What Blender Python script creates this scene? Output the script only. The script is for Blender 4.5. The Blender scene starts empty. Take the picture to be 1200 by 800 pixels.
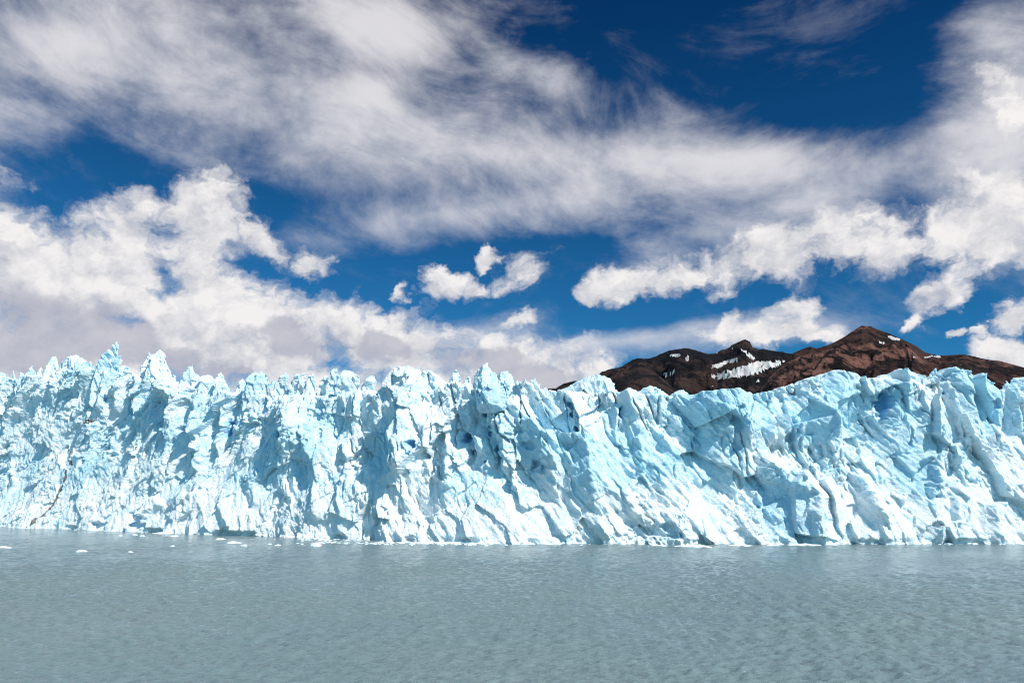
import bpy, math, random
import numpy as np
import openvdb as vdb

# ------------------------------------------------------------------ scene
scn = bpy.context.scene
COL = scn.collection
R = math.radians
F_PX, CX, CY = 933.0, 600.0, 400.0          # focal length and centre, in units of the 1200 px wide photograph
CAM_H = 18.0
TILT = math.atan(175.0 / F_PX)

cam = bpy.data.cameras.new('camera')
cam.sensor_width = 36.0
cam.lens = 36.0 * F_PX / 1200.0
cam.clip_start, cam.clip_end = 0.5, 60000.0
cam_o = bpy.data.objects.new('camera', cam)
cam_o.location = (0, 0, CAM_H)
cam_o.rotation_euler = (R(90) + TILT, 0, 0)
COL.objects.link(cam_o)
scn.camera = cam_o

def px_dir(px, py):
    """direction seen at a place of the photograph (1200x800)"""
    px = np.asarray(px, float); py = np.asarray(py, float)
    a = (px - CX) / F_PX; b = -(py - CY) / F_PX
    ct, st = math.cos(TILT), math.sin(TILT)
    return a, ct - b * st, st + b * ct
def px_azel(px, py):
    x, y, z = px_dir(px, py)
    return np.arctan2(x, y), np.arctan2(z, np.hypot(x, y))
def px_ground(px, py, z=0.0):
    x, y, dz = px_dir(px, py)
    t = (z - CAM_H) / dz
    return x * t, y * t

# ------------------------------------------------------------------ numpy noise
def _hash(i, j, k, seed):
    h = (i.astype(np.int64) * 374761393 + j.astype(np.int64) * 668265263 + k * 2147483647 + seed * 974634777) & 0xFFFFFFFF
    h = ((h ^ (h >> 13)) * 1274126177) & 0xFFFFFFFF
    h = ((h ^ (h >> 16)) * 2246822519) & 0xFFFFFFFF
    return ((h ^ (h >> 15)) & 0xFFFFFF).astype(np.float32) / np.float32(0xFFFFFF)

def vnoise(u, v, seed=0):
    """gradient noise, about -1..1"""
    i = np.floor(u); j = np.floor(v)
    fu = (u - i).astype(np.float32); fv = (v - j).astype(np.float32)
    su = fu * fu * fu * (fu * (fu * 6 - 15) + 10); sv = fv * fv * fv * (fv * (fv * 6 - 15) + 10)
    def g(di, dj):
        a = _hash(i + di, j + dj, 0, seed) * np.float32(2 * math.pi)
        return np.cos(a) * (fu - di) + np.sin(a) * (fv - dj)
    a = g(0, 0); b = g(1, 0); c = g(0, 1); d = g(1, 1)
    return 1.5 * ((a + (b - a) * su) * (1 - sv) + (c + (d - c) * su) * sv)

def fbm(u, v, octs=5, seed=0, gain=0.5, ridged=False):
    t = 0; a = 1.0; f = 1.0
    for o in range(octs):
        n = vnoise(u * f + 17.3 * o, v * f - 9.1 * o, seed + o)
        if ridged: n = 1 - 2 * np.abs(n)
        t = t + a * n; a *= gain; f *= 2.03
    return t

def facets(u, v, seed, cone=0.8, tilt=0.9, off=0.5, ring=1):
    """upper envelope of many small tilted planes: broken, flat-faced ground. unit cell size"""
    i = np.floor(u); j = np.floor(v)
    best = np.full(u.shape, -9.0, np.float32)
    for di in range(-ring, ring + 1):
        for dj in range(-ring, ring + 1):
            a = i + di; b = j + dj
            du = (u - a - _hash(a, b, 1, seed)).astype(np.float32)
            dv = (v - b - _hash(a, b, 2, seed)).astype(np.float32)
            h = off * _hash(a, b, 3, seed) + tilt * ((_hash(a, b, 4, seed) - .5) * du + (_hash(a, b, 5, seed) - .5) * dv) \
                - cone * np.sqrt(du * du + dv * dv)
            best = np.maximum(best, h)
    return best

def blocks(u, v, seed, off, slope):
    """broken blocks with flat tilted faces and clean steps between them. unit cell size"""
    i = np.floor(u); j = np.floor(v)
    d1 = np.full(u.shape, 9.0, np.float32); val = np.zeros(u.shape, np.float32)
    for di in (-1, 0, 1):
        for dj in (-1, 0, 1):
            a = i + di; b = j + dj
            du = (u - a - .1 - .8 * _hash(a, b, 1, seed)).astype(np.float32); dv = (v - b - .1 - .8 * _hash(a, b, 2, seed)).astype(np.float32)
            d = du * du + dv * dv
            h = off * (2 * _hash(a, b, 3, seed) - 1) + slope * ((2 * _hash(a, b, 4, seed) - 1) * du + (2 * _hash(a, b, 5, seed) - 1) * dv)
            near = d < d1
            val = np.where(near, h, val); d1 = np.where(near, d, d1)
    return val

def sstep(a, b, x):
    t = np.clip((x - a) / (b - a), 0, 1)
    return t * t * (3 - 2 * t)

def rot2(u, v, deg):
    c, s = math.cos(R(deg)), math.sin(R(deg))
    return u * c + v * s, -u * s + v * c

def poly_sd(U, V, pts):
    """signed distance to a polygon, negative inside"""
    n = len(pts); d = np.full(U.shape, 1e9, np.float32); ins = np.zeros(U.shape, bool)
    for a in range(n):
        x0, y0 = pts[a]; x1, y1 = pts[(a + 1) % n]
        ex, ey = x1 - x0, y1 - y0
        t = np.clip(((U - x0) * ex + (V - y0) * ey) / (ex * ex + ey * ey + 1e-9), 0, 1)
        d = np.minimum(d, np.hypot(U - x0 - t * ex, V - y0 - t * ey))
        if y0 != y1:
            cr = ((y0 <= V) != (y1 <= V)) & (U < x0 + (V - y0) / (y1 - y0) * ex)
            ins ^= cr
    return np.where(ins, -d, d)

# ------------------------------------------------------------------ object helpers
def mesh_from(name, verts, faces, mat=None, smooth=True):
    me = bpy.data.meshes.new(name)
    faces = np.asarray(faces, np.int32)
    nf, k = faces.shape
    me.vertices.add(len(verts)); me.vertices.foreach_set('co', np.asarray(verts, np.float32).ravel())
    me.loops.add(nf * k); me.loops.foreach_set('vertex_index', faces.ravel())
    me.polygons.add(nf)
    me.polygons.foreach_set('loop_start', np.arange(0, nf * k, k, dtype=np.int32))
    me.polygons.foreach_set('loop_total', np.full(nf, k, np.int32))
    me.update(calc_edges=True)
    me.polygons.foreach_set('use_smooth', np.full(nf, smooth, bool))
    if mat: me.materials.append(mat)
    return me

def put_attr(me, name, vals):
    a = me.attributes.new(name, 'FLOAT', 'POINT')
    a.data.foreach_set('value', np.asarray(vals, np.float32))

def link(name, me, parent=None, **props):
    o = bpy.data.objects.new(name, me)
    COL.objects.link(o)
    if parent: o.parent = parent
    for k, v in props.items(): o[k] = v
    return o

def grid_faces(nu, nv):
    i = np.arange(nu - 1)[:, None] * nv + np.arange(nv - 1)[None, :]
    return np.stack([i, i + nv, i + nv + 1, i + 1], -1).reshape(-1, 4)

def submesh(verts, faces, keep):
    f = faces[keep]
    used, inv = np.unique(f, return_inverse=True)
    return verts[used], inv.reshape(f.shape), used

# ------------------------------------------------------------------ node helpers
class S:
    """a socket with arithmetic"""
    nt = None
    def __init__(s, o): s.o = o
    def _m(s, op, *a, clamp=False):
        n = S.nt.nodes.new('ShaderNodeMath'); n.operation = op; n.use_clamp = clamp
        for k, x in enumerate((s,) + a):
            if isinstance(x, S): S.nt.links.new(x.o, n.inputs[k])
            else: n.inputs[k].default_value = x
        return S(n.outputs[0])
    def __add__(s, b): return s._m('ADD', b)
    __radd__ = __add__
    def __sub__(s, b): return s._m('SUBTRACT', b)
    def __rsub__(s, b): return (s * -1.0) + b
    def __mul__(s, b): return s._m('MULTIPLY', b)
    __rmul__ = __mul__
    def max(s, b): return s._m('MAXIMUM', b)
    def min(s, b): return s._m('MINIMUM', b)
    def smax(s, b, k): return s._m('SMOOTH_MAX', b, k)
    def pow(s, b): return s._m('POWER', b)
    def step(s, a, b):
        n = S.nt.nodes.new('ShaderNodeMapRange'); n.interpolation_type = 'SMOOTHSTEP'
        n.inputs['From Min'].default_value = a; n.inputs['From Max'].default_value = b
        S.nt.links.new(s.o, n.inputs['Value'])
        return S(n.outputs['Result'])
    def lin(s, a, b, c=0.0, d=1.0):
        n = S.nt.nodes.new('ShaderNodeMapRange')
        for q, x in zip(('From Min', 'From Max', 'To Min', 'To Max'), (a, b, c, d)): n.inputs[q].default_value = x
        S.nt.links.new(s.o, n.inputs['Value'])
        return S(n.outputs['Result'])

def combine(x, y, z=0.0):
    n = S.nt.nodes.new('ShaderNodeCombineXYZ')
    for k, q in enumerate((x, y, z)):
        if isinstance(q, S): S.nt.links.new(q.o, n.inputs[k])
        else: n.inputs[k].default_value = q
    return S(n.outputs[0])
def noise(vec, scale, detail=4, rough=0.5, dist=0.0, ntype='FBM', lac=2.0):
    n = S.nt.nodes.new('ShaderNodeTexNoise')
    n.noise_type = ntype
    n.inputs['Scale'].default_value = scale; n.inputs['Detail'].default_value = detail
    n.inputs['Roughness'].default_value = rough; n.inputs['Distortion'].default_value = dist
    n.inputs['Lacunarity'].default_value = lac
    if vec is not None: S.nt.links.new(vec.o, n.inputs['Vector'])
    return n
def fac(n): return S(n.outputs['Fac'])
def split(v):
    n = S.nt.nodes.new('ShaderNodeSeparateXYZ'); S.nt.links.new(v.o, n.inputs[0])
    return [S(q) for q in n.outputs]
def mixc(f, a, b, blend='MIX'):
    n = S.nt.nodes.new('ShaderNodeMix'); n.data_type = 'RGBA'; n.blend_type = blend; n.clamp_factor = True
    for sock, x in ((n.inputs[0], f), (n.inputs[6], a), (n.inputs[7], b)):
        if isinstance(x, S): S.nt.links.new(x.o, sock)
        elif isinstance(x, (int, float)): sock.default_value = x
        else: sock.default_value = tuple(x) + (1.0,) if len(x) == 3 else x
    return S(n.outputs[2])
def attr(name):
    n = S.nt.nodes.new('ShaderNodeAttribute'); n.attribute_name = name
    return S(n.outputs['Fac'])
def new_mat(name):
    m = bpy.data.materials.new(name); m.use_nodes = True
    S.nt = m.node_tree
    b = m.node_tree.nodes['Principled BSDF']
    tc = m.node_tree.nodes.new('ShaderNodeTexCoord')
    return m, b, S(tc.outputs['Object'])
def setin(b, name, v):
    if isinstance(v, S): S.nt.links.new(v.o, b.inputs[name])
    else: b.inputs[name].default_value = v
def bump(h, strength, dist, normal=None):
    n = S.nt.nodes.new('ShaderNodeBump')
    n.inputs['Strength'].default_value = strength; n.inputs['Distance'].default_value = dist
    S.nt.links.new(h.o, n.inputs['Height'])
    if normal: S.nt.links.new(normal.o, n.inputs['Normal'])
    return S(n.outputs[0])

# ------------------------------------------------------------------ light
SUN_AZ, SUN_EL = R(128), R(48)               # azimuth from +Y towards +X
sv = np.array([math.sin(SUN_AZ) * math.cos(SUN_EL), math.cos(SUN_AZ) * math.cos(SUN_EL), math.sin(SUN_EL)])
sun = bpy.data.lights.new('sun', 'SUN')
sun.energy = 4.55; sun.angle = R(0.5); sun.color = (1.0, 0.95, 0.89)
sun_o = bpy.data.objects.new('sun', sun)
from mathutils import Vector
sun_o.rotation_euler = Vector(sv).to_track_quat('Z', 'Y').to_euler()
sun_o.location = (200, -200, 300)
COL.objects.link(sun_o)

# ------------------------------------------------------------------ sky and clouds
def build_world():
    w = bpy.data.worlds.new('World'); scn.world = w; w.use_nodes = True
    nt = w.node_tree; S.nt = nt
    bg = nt.nodes['Background']; bg.inputs['Strength'].default_value = 0.1
    sky = nt.nodes.new('ShaderNodeTexSky'); sky.sky_type = 'NISHITA'; sky.sun_disc = False
    sky.sun_elevation = SUN_EL; sky.sun_rotation = SUN_AZ
    sky.altitude = 1500; sky.air_density = 1.0; sky.dust_density = 0.3; sky.ozone_density = 3.0
    tc = nt.nodes.new('ShaderNodeTexCoord')
    x, y, z = split(S(tc.outputs['Generated']))
    u = x._m('ARCTAN2', y); v = z._m('ARCSINE')

    def union(vec, es, k=0.25, grow=1.0):
        """1 in the middle of the nearest ellipse, 0 on its edge, negative outside. e = px, py, rx, ry, turn in degrees"""
        r = None
        for k_, (px, py, rx, ry, a) in enumerate(es):
            if k_ % 10 == 9:                       # keeps the shader's working memory small: the next ten wait for the last ten
                q = nt.nodes.new('ShaderNodeVectorMath'); q.operation = 'MULTIPLY_ADD'
                nt.links.new(r.o, q.inputs[0]); q.inputs[1].default_value = (1e-9,) * 3; nt.links.new(vec.o, q.inputs[2])
                vec = S(q.outputs[0])
            cu, cv = px_azel(px, py)
            m = nt.nodes.new('ShaderNodeMapping'); m.vector_type = 'TEXTURE'
            m.inputs['Location'].default_value = (float(cu), float(cv), 0)
            m.inputs['Rotation'].default_value = (0, 0, R(a))
            m.inputs['Scale'].default_value = (grow * rx / F_PX / (1 + ((px - CX) / F_PX) ** 2), grow * ry / F_PX * 0.95, 1)
            nt.links.new(vec.o, m.inputs['Vector'])
            n = nt.nodes.new('ShaderNodeVectorMath'); n.operation = 'LENGTH'
            nt.links.new(m.outputs[0], n.inputs[0])
            s = S(n.outputs['Value'])
            r = s if r is None else r._m('SMOOTH_MIN', s, k)
        return 1.0 - r

    CUMULUS = [  # left bank
        (20, 330, 160, 75, -8), (150, 265, 48, 45, 0), (130, 320, 120, 60, 0), (250, 265, 60, 52, -35), (300, 285, 62, 22, -38), (355, 318, 32, 16, 10), (250, 330, 95, 45, -20),
        (330, 395, 130, 55, -18), (70, 350, 190, 80, 0), (210, 370, 150, 60, 0), (40, 405, 240, 70, 0), (280, 425, 260, 50, 0), (560, 452, 150, 36, 0), (470, 410, 150, 42, -10), (600, 440, 110, 42, -14), (120, 420, 240, 80, 0), (340, 450, 260, 50, 0),
        # small puffs in the blue gap
        (518, 333, 26, 17, 15), (556, 334, 22, 14, 0), (613, 318, 33, 27, 10), (475, 345, 14, 10, 60), (604, 375, 24, 9, 0), (575, 300, 16, 12, 0),
        # long cloud on the right
        (700, 350, 26, 12, 0), (735, 338, 40, 20, 10), (790, 325, 62, 24, 14), (850, 312, 62, 30, 12), (915, 302, 70, 30, 12), (985, 296, 68, 30, 10), (1035, 298, 32, 22, 0), (990, 262, 66, 20, 18), (1010, 275, 50, 30, 10),
        (930, 360, 40, 17, 12), (855, 375, 18, 8, 30),
        # right edge
        (1150, 262, 70, 40, 0), (1165, 222, 56, 34, 10), (1215, 280, 50, 26, 0), (1095, 345, 40, 18, 32), (1065, 372, 26, 10, 35),
        (1118, 394, 13, 6, 0), (1195, 372, 28, 14, 0), (1200, 414, 46, 18, -4), (1150, 392, 14, 7, 0),
        (1190, 110, 40, 40, 0),
        # low band over the mountains
        (910, 388, 80, 13, 2), (960, 392, 50, 10, 0), (-80, 330, 120, 90, 0), (-260, 380, 150, 80, 0),
    ]
    def cumulus(p, q, detail, shape):
        wv = noise(combine(p, q, 3.1), 11.0, 2, 0.5); ww = noise(combine(p, q * 1.2, 6.1), 38.0, 4, 0.6)
        wx, wy, _ = split(S(wv.outputs['Color'])); wa, wb, _ = split(S(ww.outputs['Color']))
        p1 = p + (wx - 0.5) * 0.06 + (wa - 0.5) * 0.045; q1 = q + (wy - 0.5) * 0.045 + (wb - 0.5) * 0.035
        f1 = fac(noise(combine(p1, q1 * 1.15, 1.7), 15.0, detail, 0.57, 0.1))
        return (union(combine(p1, q1), CUMULUS, 0.12, 1.2) * 0.74 if shape else None), (f1 - 0.5) * 1.9
    h0, f0 = cumulus(u, v, 8, True)
    _, f2 = cumulus(u + 0.010, v + 0.020, 5, False)
    d0 = h0 + f0
    dens = d0.step(-0.08, 0.46)
    slope = (f0 - f2) - h0.max(0.0) * 0.10
    lit = (slope * 1.55 + 0.70).max(0.0).min(1.0)
    # grey shaded bodies of the thick low bank
    GREY = [(30, 400, 120, 62, 0), (140, 402, 70, 34, 0), (200, 425, 40, 26, 0), (345, 395, 60, 24, -20), (440, 405, 46, 22, 0), (560, 425, 70, 24, 0), (620, 450, 70, 22, 0), (270, 445, 60, 14, 0), (-80, 400, 120, 70, 0)]
    gw = noise(combine(u, v, 9.7), 13.0, 7, 0.6)
    gx, gy, gz = split(S(gw.outputs['Color']))
    g0 = union(combine(u + (gx - 0.5) * 0.11, v + (gy - 0.5) * 0.08), GREY, 0.1)
    grey = (g0 + (gz - 0.5) * 0.9).step(0.0, 0.35)

    # high veil, combed by wind
    vx = u * math.cos(R(-13)) + v * math.sin(R(-13)); vy = v * math.cos(R(-13)) - u * math.sin(R(-13))
    w2 = noise(combine(u * 1.0, v * 1.6, 5.5), 2.6, 1.5, 0.45)
    ax, ay, _ = split(S(w2.outputs['Color']))
    sx = vx + (ax - 0.5) * 0.28; sy = vy + (ay - 0.5) * 0.22
    streak = fac(noise(combine(sx * 2.6, sy * 7.0, 0.4), 2.4, 9, 0.63, 0.2))
    fine = fac(noise(combine(sx * 6.0, sy * 8.0, 2.4), 4.0, 6, 0.65, 0.3))
    big = fac(noise(combine(u, v * 1.5, 7.7), 7.0, 7, 0.6, 0.1))
    BRIGHT = [(470, 25, 150, 55, 0), (440, 105, 80, 24, 5), (1160, 190, 120, 60, 0), (830, 185, 240, 30, -8), (60, 60, 90, 36, 0)]
    VEIL = [(150, 40, 330, 120, -10), (420, 40, 180, 80, 0), (430, 150, 420, 80, -9), (760, 190, 430, 70, -8), (560, 245, 300, 34, 8), (960, 240, 240, 45, 10),
            (1180, 170, 130, 110, 0), (1150, 60, 70, 70, 30), (760, 400, 200, 16, 4), (900, 395, 160, 20, 0), (560, 385, 120, 20, 0), (-150, 120, 300, 200, 0), (1400, 160, 200, 160, 0), (640, 90, 130, 40, -25)]
    HOLES = [(210, 222, 190, 34, -4), (880, 40, 270, 85, -6), (960, 125, 170, 55, -12), (690, 40, 70, 40, -30), (60, 215, 130, 40, -6), (520, 325, 220, 52, 2), (760, 372, 190, 26, 0), (1090, 350, 130, 40, 0), (700, 20, 120, 50, 0), (1080, 330, 60, 40, 0)]
    vm = union(combine(u + (ax - 0.5) * 0.10, v + (ay - 0.5) * 0.07), VEIL, 0.3)
    hm = union(combine(u + (ax - 0.5) * 0.12, v + (ay - 0.5) * 0.08), HOLES, 0.2)
    away = (u * u).step(0.55, 1.2)                        # the rest of the sky, out of view, tinted bright cyan to fill the shaded ice
    cov = vm.max(-0.6) * 0.42 - (hm.max(-0.3) + 0.3) * 0.37
    veil_d = cov + (streak - 0.5) * 0.85 + (fine - 0.5) * 0.35 + (big - 0.5) * 0.85
    veil_d = veil_d + union(combine(u, v), BRIGHT, 0.3).max(0.0) * 0.25
    thin = ((streak - 0.5) * 1.2 + (big - 0.5) * 1.0 + (fine - 0.5) * 0.5).step(0.02, 0.5) * 0.14
    veil = veil_d.step(-0.26, 0.66).max(thin)
    bm = union(combine(u + (ax - 0.5) * 0.08 + (big - 0.5) * 0.1, v + (ay - 0.5) * 0.06 + (streak - 0.5) * 0.06), BRIGHT, 0.3)
    vtone = ((streak - 0.5) * 0.9 + (big - 0.5) * 0.9 + 0.72 + bm.max(0.0) * 0.5).max(0.0).min(1.0)

    blue = mixc(1.0, S(sky.outputs['Color']), (0.055, 0.35, 0.55), 'MULTIPLY')
    K = 7.9
    veilc = mixc(vtone, tuple(K * c for c in (0.66, 0.70, 0.78)), tuple(K * c for c in (0.86, 0.84, 0.87)))
    deep = v.lin(0.10, 0.58, 1.5, 0.62) * u.lin(-0.6, 0.6, 1.1, 0.9)
    blue = mixc(1.0, blue, combine(deep * deep, deep, deep * 0.7 + 0.3), 'MULTIPLY')
    blue = mixc(away, blue, mixc(1.0, S(sky.outputs['Color']), (0.76, 1.42, 1.34), 'MULTIPLY'))
    c1 = mixc(veil * 0.87, blue, veilc)
    cumc = mixc(lit, tuple(K * c for c in (0.50, 0.53, 0.61)), tuple(K * c for c in (0.97, 0.94, 0.93)))
    cumc = mixc(grey * 0.72, cumc, tuple(K * c for c in (0.47, 0.48, 0.57)))
    c2 = mixc(dens * 0.97, c1, cumc)
    nt.links.new(c2.o, bg.inputs['Color'])
    w.cycles.sampling_method = 'MANUAL'; w.cycles.sample_map_resolution = 256
build_world()

# ------------------------------------------------------------------ materials
def mat_ice():
    m, b, co = new_mat('glacier_ice')
    blue = attr('blue'); snow = attr('snow')  # snow is whiteness, with sunlit foot and shaded slab tones painted in
    big = fac(noise(co, 0.035, 5, 0.55)); med = fac(noise(co, 0.35, 6, 0.6))
    fin = fac(noise(co, 1.5, 5, 0.7)); mot = fac(noise(co, 0.8, 4, 0.6, 0.6))
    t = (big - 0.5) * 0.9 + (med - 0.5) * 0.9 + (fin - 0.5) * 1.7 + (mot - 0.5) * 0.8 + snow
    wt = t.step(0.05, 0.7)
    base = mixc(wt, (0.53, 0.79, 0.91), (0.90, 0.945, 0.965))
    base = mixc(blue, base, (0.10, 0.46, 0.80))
    setin(b, 'Base Color', base)
    setin(b, 'Roughness', 0.55); setin(b, 'IOR', 1.31); setin(b, 'Specular IOR Level', 0.35)
    n1 = fac(noise(co, 0.9, 9, 0.65)); n2 = fac(noise(co, 2.6, 6, 0.7))
    vo = S.nt.nodes.new('ShaderNodeTexVoronoi'); vo.feature = 'F1'; vo.inputs['Scale'].default_value = 0.8
    S.nt.links.new(co.o, vo.inputs['Vector'])
    v2 = S.nt.nodes.new('ShaderNodeTexVoronoi'); v2.feature = 'F1'; v2.inputs['Scale'].default_value = 1.7
    wob = mixc(0.25, co, S(noise(co, 1.3, 3, 0.6).outputs['Color']))
    S.nt.links.new(wob.o, v2.inputs['Vector']); S.nt.links.new(wob.o, vo.inputs['Vector'])
    hgt = n1 * 1.0 + n2 * 0.5 - S(vo.outputs['Distance']) * 0.35 - S(v2.outputs['Distance']) * 0.25
    setin(b, 'Normal', bump(hgt, 1.0, 0.9))
    setin(b, 'Subsurface Weight', 0.2 - wt * 0.1); setin(b, 'Subsurface Radius', (0.05, 0.8, 1.0)); setin(b, 'Subsurface Scale', 1.2)
    return m
def mat_dirt():
    m, b, co = new_mat('dirty_ice')
    n = fac(noise(co, 1.1, 6, 0.7))
    setin(b, 'Base Color', mixc(n.step(0.4, 0.62), (0.30, 0.24, 0.23), (0.03, 0.015, 0.016)))
    setin(b, 'Roughness', 0.9)
    return m
def mat_rock(name, c1, c2, c3, sc):
    m, b, co = new_mat(name)
    x, y, z = split(co)
    st = combine(x * 0.8, y * 0.6, z * 1.1 + x * 0.5)
    n1 = fac(noise(co, sc, 8, 0.65)); n2 = fac(noise(st, sc * 3.0, 8, 0.7, 1.0)); n3 = fac(noise(co, sc * 9, 6, 0.7))
    c = mixc((n1 * 0.5 + n3 * 0.5 + attr('tone') * 0.45).step(0.40, 0.60), c1, c2)
    c = mixc((n2 * 0.75 + n1 * 0.25).step(0.46, 0.54), c, c3)
    c = mixc(n3.step(0.45, 0.7) * 0.55, c, c1)
    setin(b, 'Base Color', c); setin(b, 'Roughness', 0.95); setin(b, 'Specular IOR Level', 0.15)
    setin(b, 'Normal', bump(n2 * 0.6 + n3, 1.0, 34.0))
    return m
def mat_snow():
    m, b, co = new_mat('old_snow')
    n = fac(noise(co, 0.02, 6, 0.6))
    setin(b, 'Base Color', mixc(n.step(0.3, 0.75), (0.36, 0.34, 0.33), (0.58, 0.56, 0.54)))
    setin(b, 'Roughness', 0.7); setin(b, 'Normal', bump(n, 0.7, 15.0))
    return m
def mat_water():
    m, b, co = new_mat('glacial_water')
    n = fac(noise(co, 0.02, 4, 0.5))
    setin(b, 'Base Color', mixc(n.step(0.3, 0.7), (0.135, 0.19, 0.20), (0.152, 0.20, 0.20)))
    setin(b, 'Roughness', 0.1); setin(b, 'IOR', 1.33)
    x, y, z = split(co)
    xr = x * 0.96 + y * 0.28; yr = y * 0.96 - x * 0.28
    w1 = fac(noise(combine(xr * 0.45, yr), 0.9, 5, 0.6, 0.4)); w2 = fac(noise(combine(xr * 0.6, yr), 2.6, 4, 0.6, 0.3))
    setin(b, 'Normal', bump((w1 * 1.0 + w2 * 0.7) * fac(noise(combine(x * 0.4, y), 0.02, 3, 0.5)).lin(0.3, 0.7, 0.4, 1.3), 1.0, 0.30))
    return m
def mat_floe():
    m, b, co = new_mat('floating_ice')
    n = fac(noise(co, 1.4, 5, 0.6))
    setin(b, 'Base Color', mixc(n.step(0.3, 0.7), (0.68, 0.85, 0.90), (0.86, 0.91, 0.93)))
    setin(b, 'Roughness', 0.5); setin(b, 'Normal', bump(n, 0.6, 0.3))
    return m
ICE, DIRT, SNOW, WATER, FLOE = mat_ice(), mat_dirt(), mat_snow(), mat_water(), mat_floe()

# ------------------------------------------------------------------ the line of the ice front
wl = np.array([(-130, 611.5), (0, 615.6), (100, 619), (200, 622.5), (300, 626), (400, 629.5), (500, 632.5), (600, 634.5), (720, 635), (900, 635), (1200, 634.5), (1330, 633)])
gx, gy = px_ground(wl[:, 0], wl[:, 1])
tt = np.linspace(0, 1, 1200)
ck = np.linspace(0, 1, len(gx))
fx = np.interp(tt, ck, gx); fy = np.interp(tt, ck, gy)
ker = np.ones(61) / 61
fx = np.convolve(np.pad(fx, 30, 'reflect', reflect_type='odd'), ker, 'valid'); fy = np.convolve(np.pad(fy, 30, 'reflect', reflect_type='odd'), ker, 'valid')
ss = np.concatenate([[0], np.cumsum(np.hypot(np.diff(fx), np.diff(fy)))])
S_LEN = ss[-1]
tx = np.gradient(fx, ss); ty = np.gradient(fy, ss)
def curve(s, n):
    """place on the ice front: s along it, n behind it"""
    x = np.interp(s, ss, fx); y = np.interp(s, ss, fy); a = np.interp(s, ss, tx); b = np.interp(s, ss, ty)
    k = 1.0 / np.hypot(a, b)
    return x - b * k * n, y + a * k * n
def lean(z):
    """how far the face lies behind the water line at height z"""
    z = np.maximum(z, 0)
    zc = np.minimum(z, 75.0)
    return -6.0 + 0.58 * zc - 0.0034 * zc * zc
def front_sz(px, py, extra=0.0, fixed=None):
    """photograph -> (s, z) on the leaning face"""
    px = np.atleast_1d(np.asarray(px, float)); py = np.atleast_1d(np.asarray(py, float))
    dx, dy, dz = px_dir(px, py); az = np.arctan2(dx, dy)
    n = np.zeros_like(px) + (extra if fixed is None else fixed)
    for _ in range(4):
        X, Y = [], []
        s = np.empty_like(px); z = np.empty_like(px)
        for q in range(len(px)):
            cx_, cy_ = curve(ss, np.full_like(ss, n[q]))
            a = np.arctan2(cx_, cy_)
            s[q] = np.interp(az[q], a, ss)
            xx = np.interp(s[q], ss, cx_); yy = np.interp(s[q], ss, cy_)
            z[q] = CAM_H + dz[q] * math.hypot(xx, yy) / math.hypot(dx[q], dy[q])
        n = lean(z) + extra if fixed is None else np.zeros_like(px) + fixed
    return s, z
def m_per_px(px):
    s, z = front_sz(px, 560.0)
    x, y = curve(s, 0)
    return float(np.hypot(x, y)[0] / F_PX)

# ------------------------------------------------------------------ the glacier
H = 0.31                                       # voxel size in metres
SKY = [(-130, 440), (-60, 446), (0, 438), (9, 441), (30, 437), (53, 431), (70, 428), (98, 428), (116, 428), (135, 430), (153, 441), (197, 443), (209, 446), (222, 452), (257, 456), (270, 460), (311, 458), (368, 460), (400, 455), (439, 452),
       (447, 446), (457, 434), (465, 429), (478, 434), (489, 433), (498, 442), (503, 454), (511, 454), (521, 450), (544, 450), (575, 446), (600, 447), (609, 451), (622, 446), (627, 447), (634, 453), (652, 458), (700, 460), (726, 458), (738, 456), (747, 458),
       (785, 461), (811, 461), (840, 458), (862, 457), (889, 460), (906, 456), (926, 450), (961, 438), (984, 432), (998, 433), (1017, 442), (1029, 442), (1045, 436), (1063, 430), (1078, 438), (1092, 440), (1100, 441), (1115, 430), (1124, 428),
       (1152, 434), (1170, 444), (1179, 453), (1200, 458), (1240, 452), (1280, 440), (1330, 444)]
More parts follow.
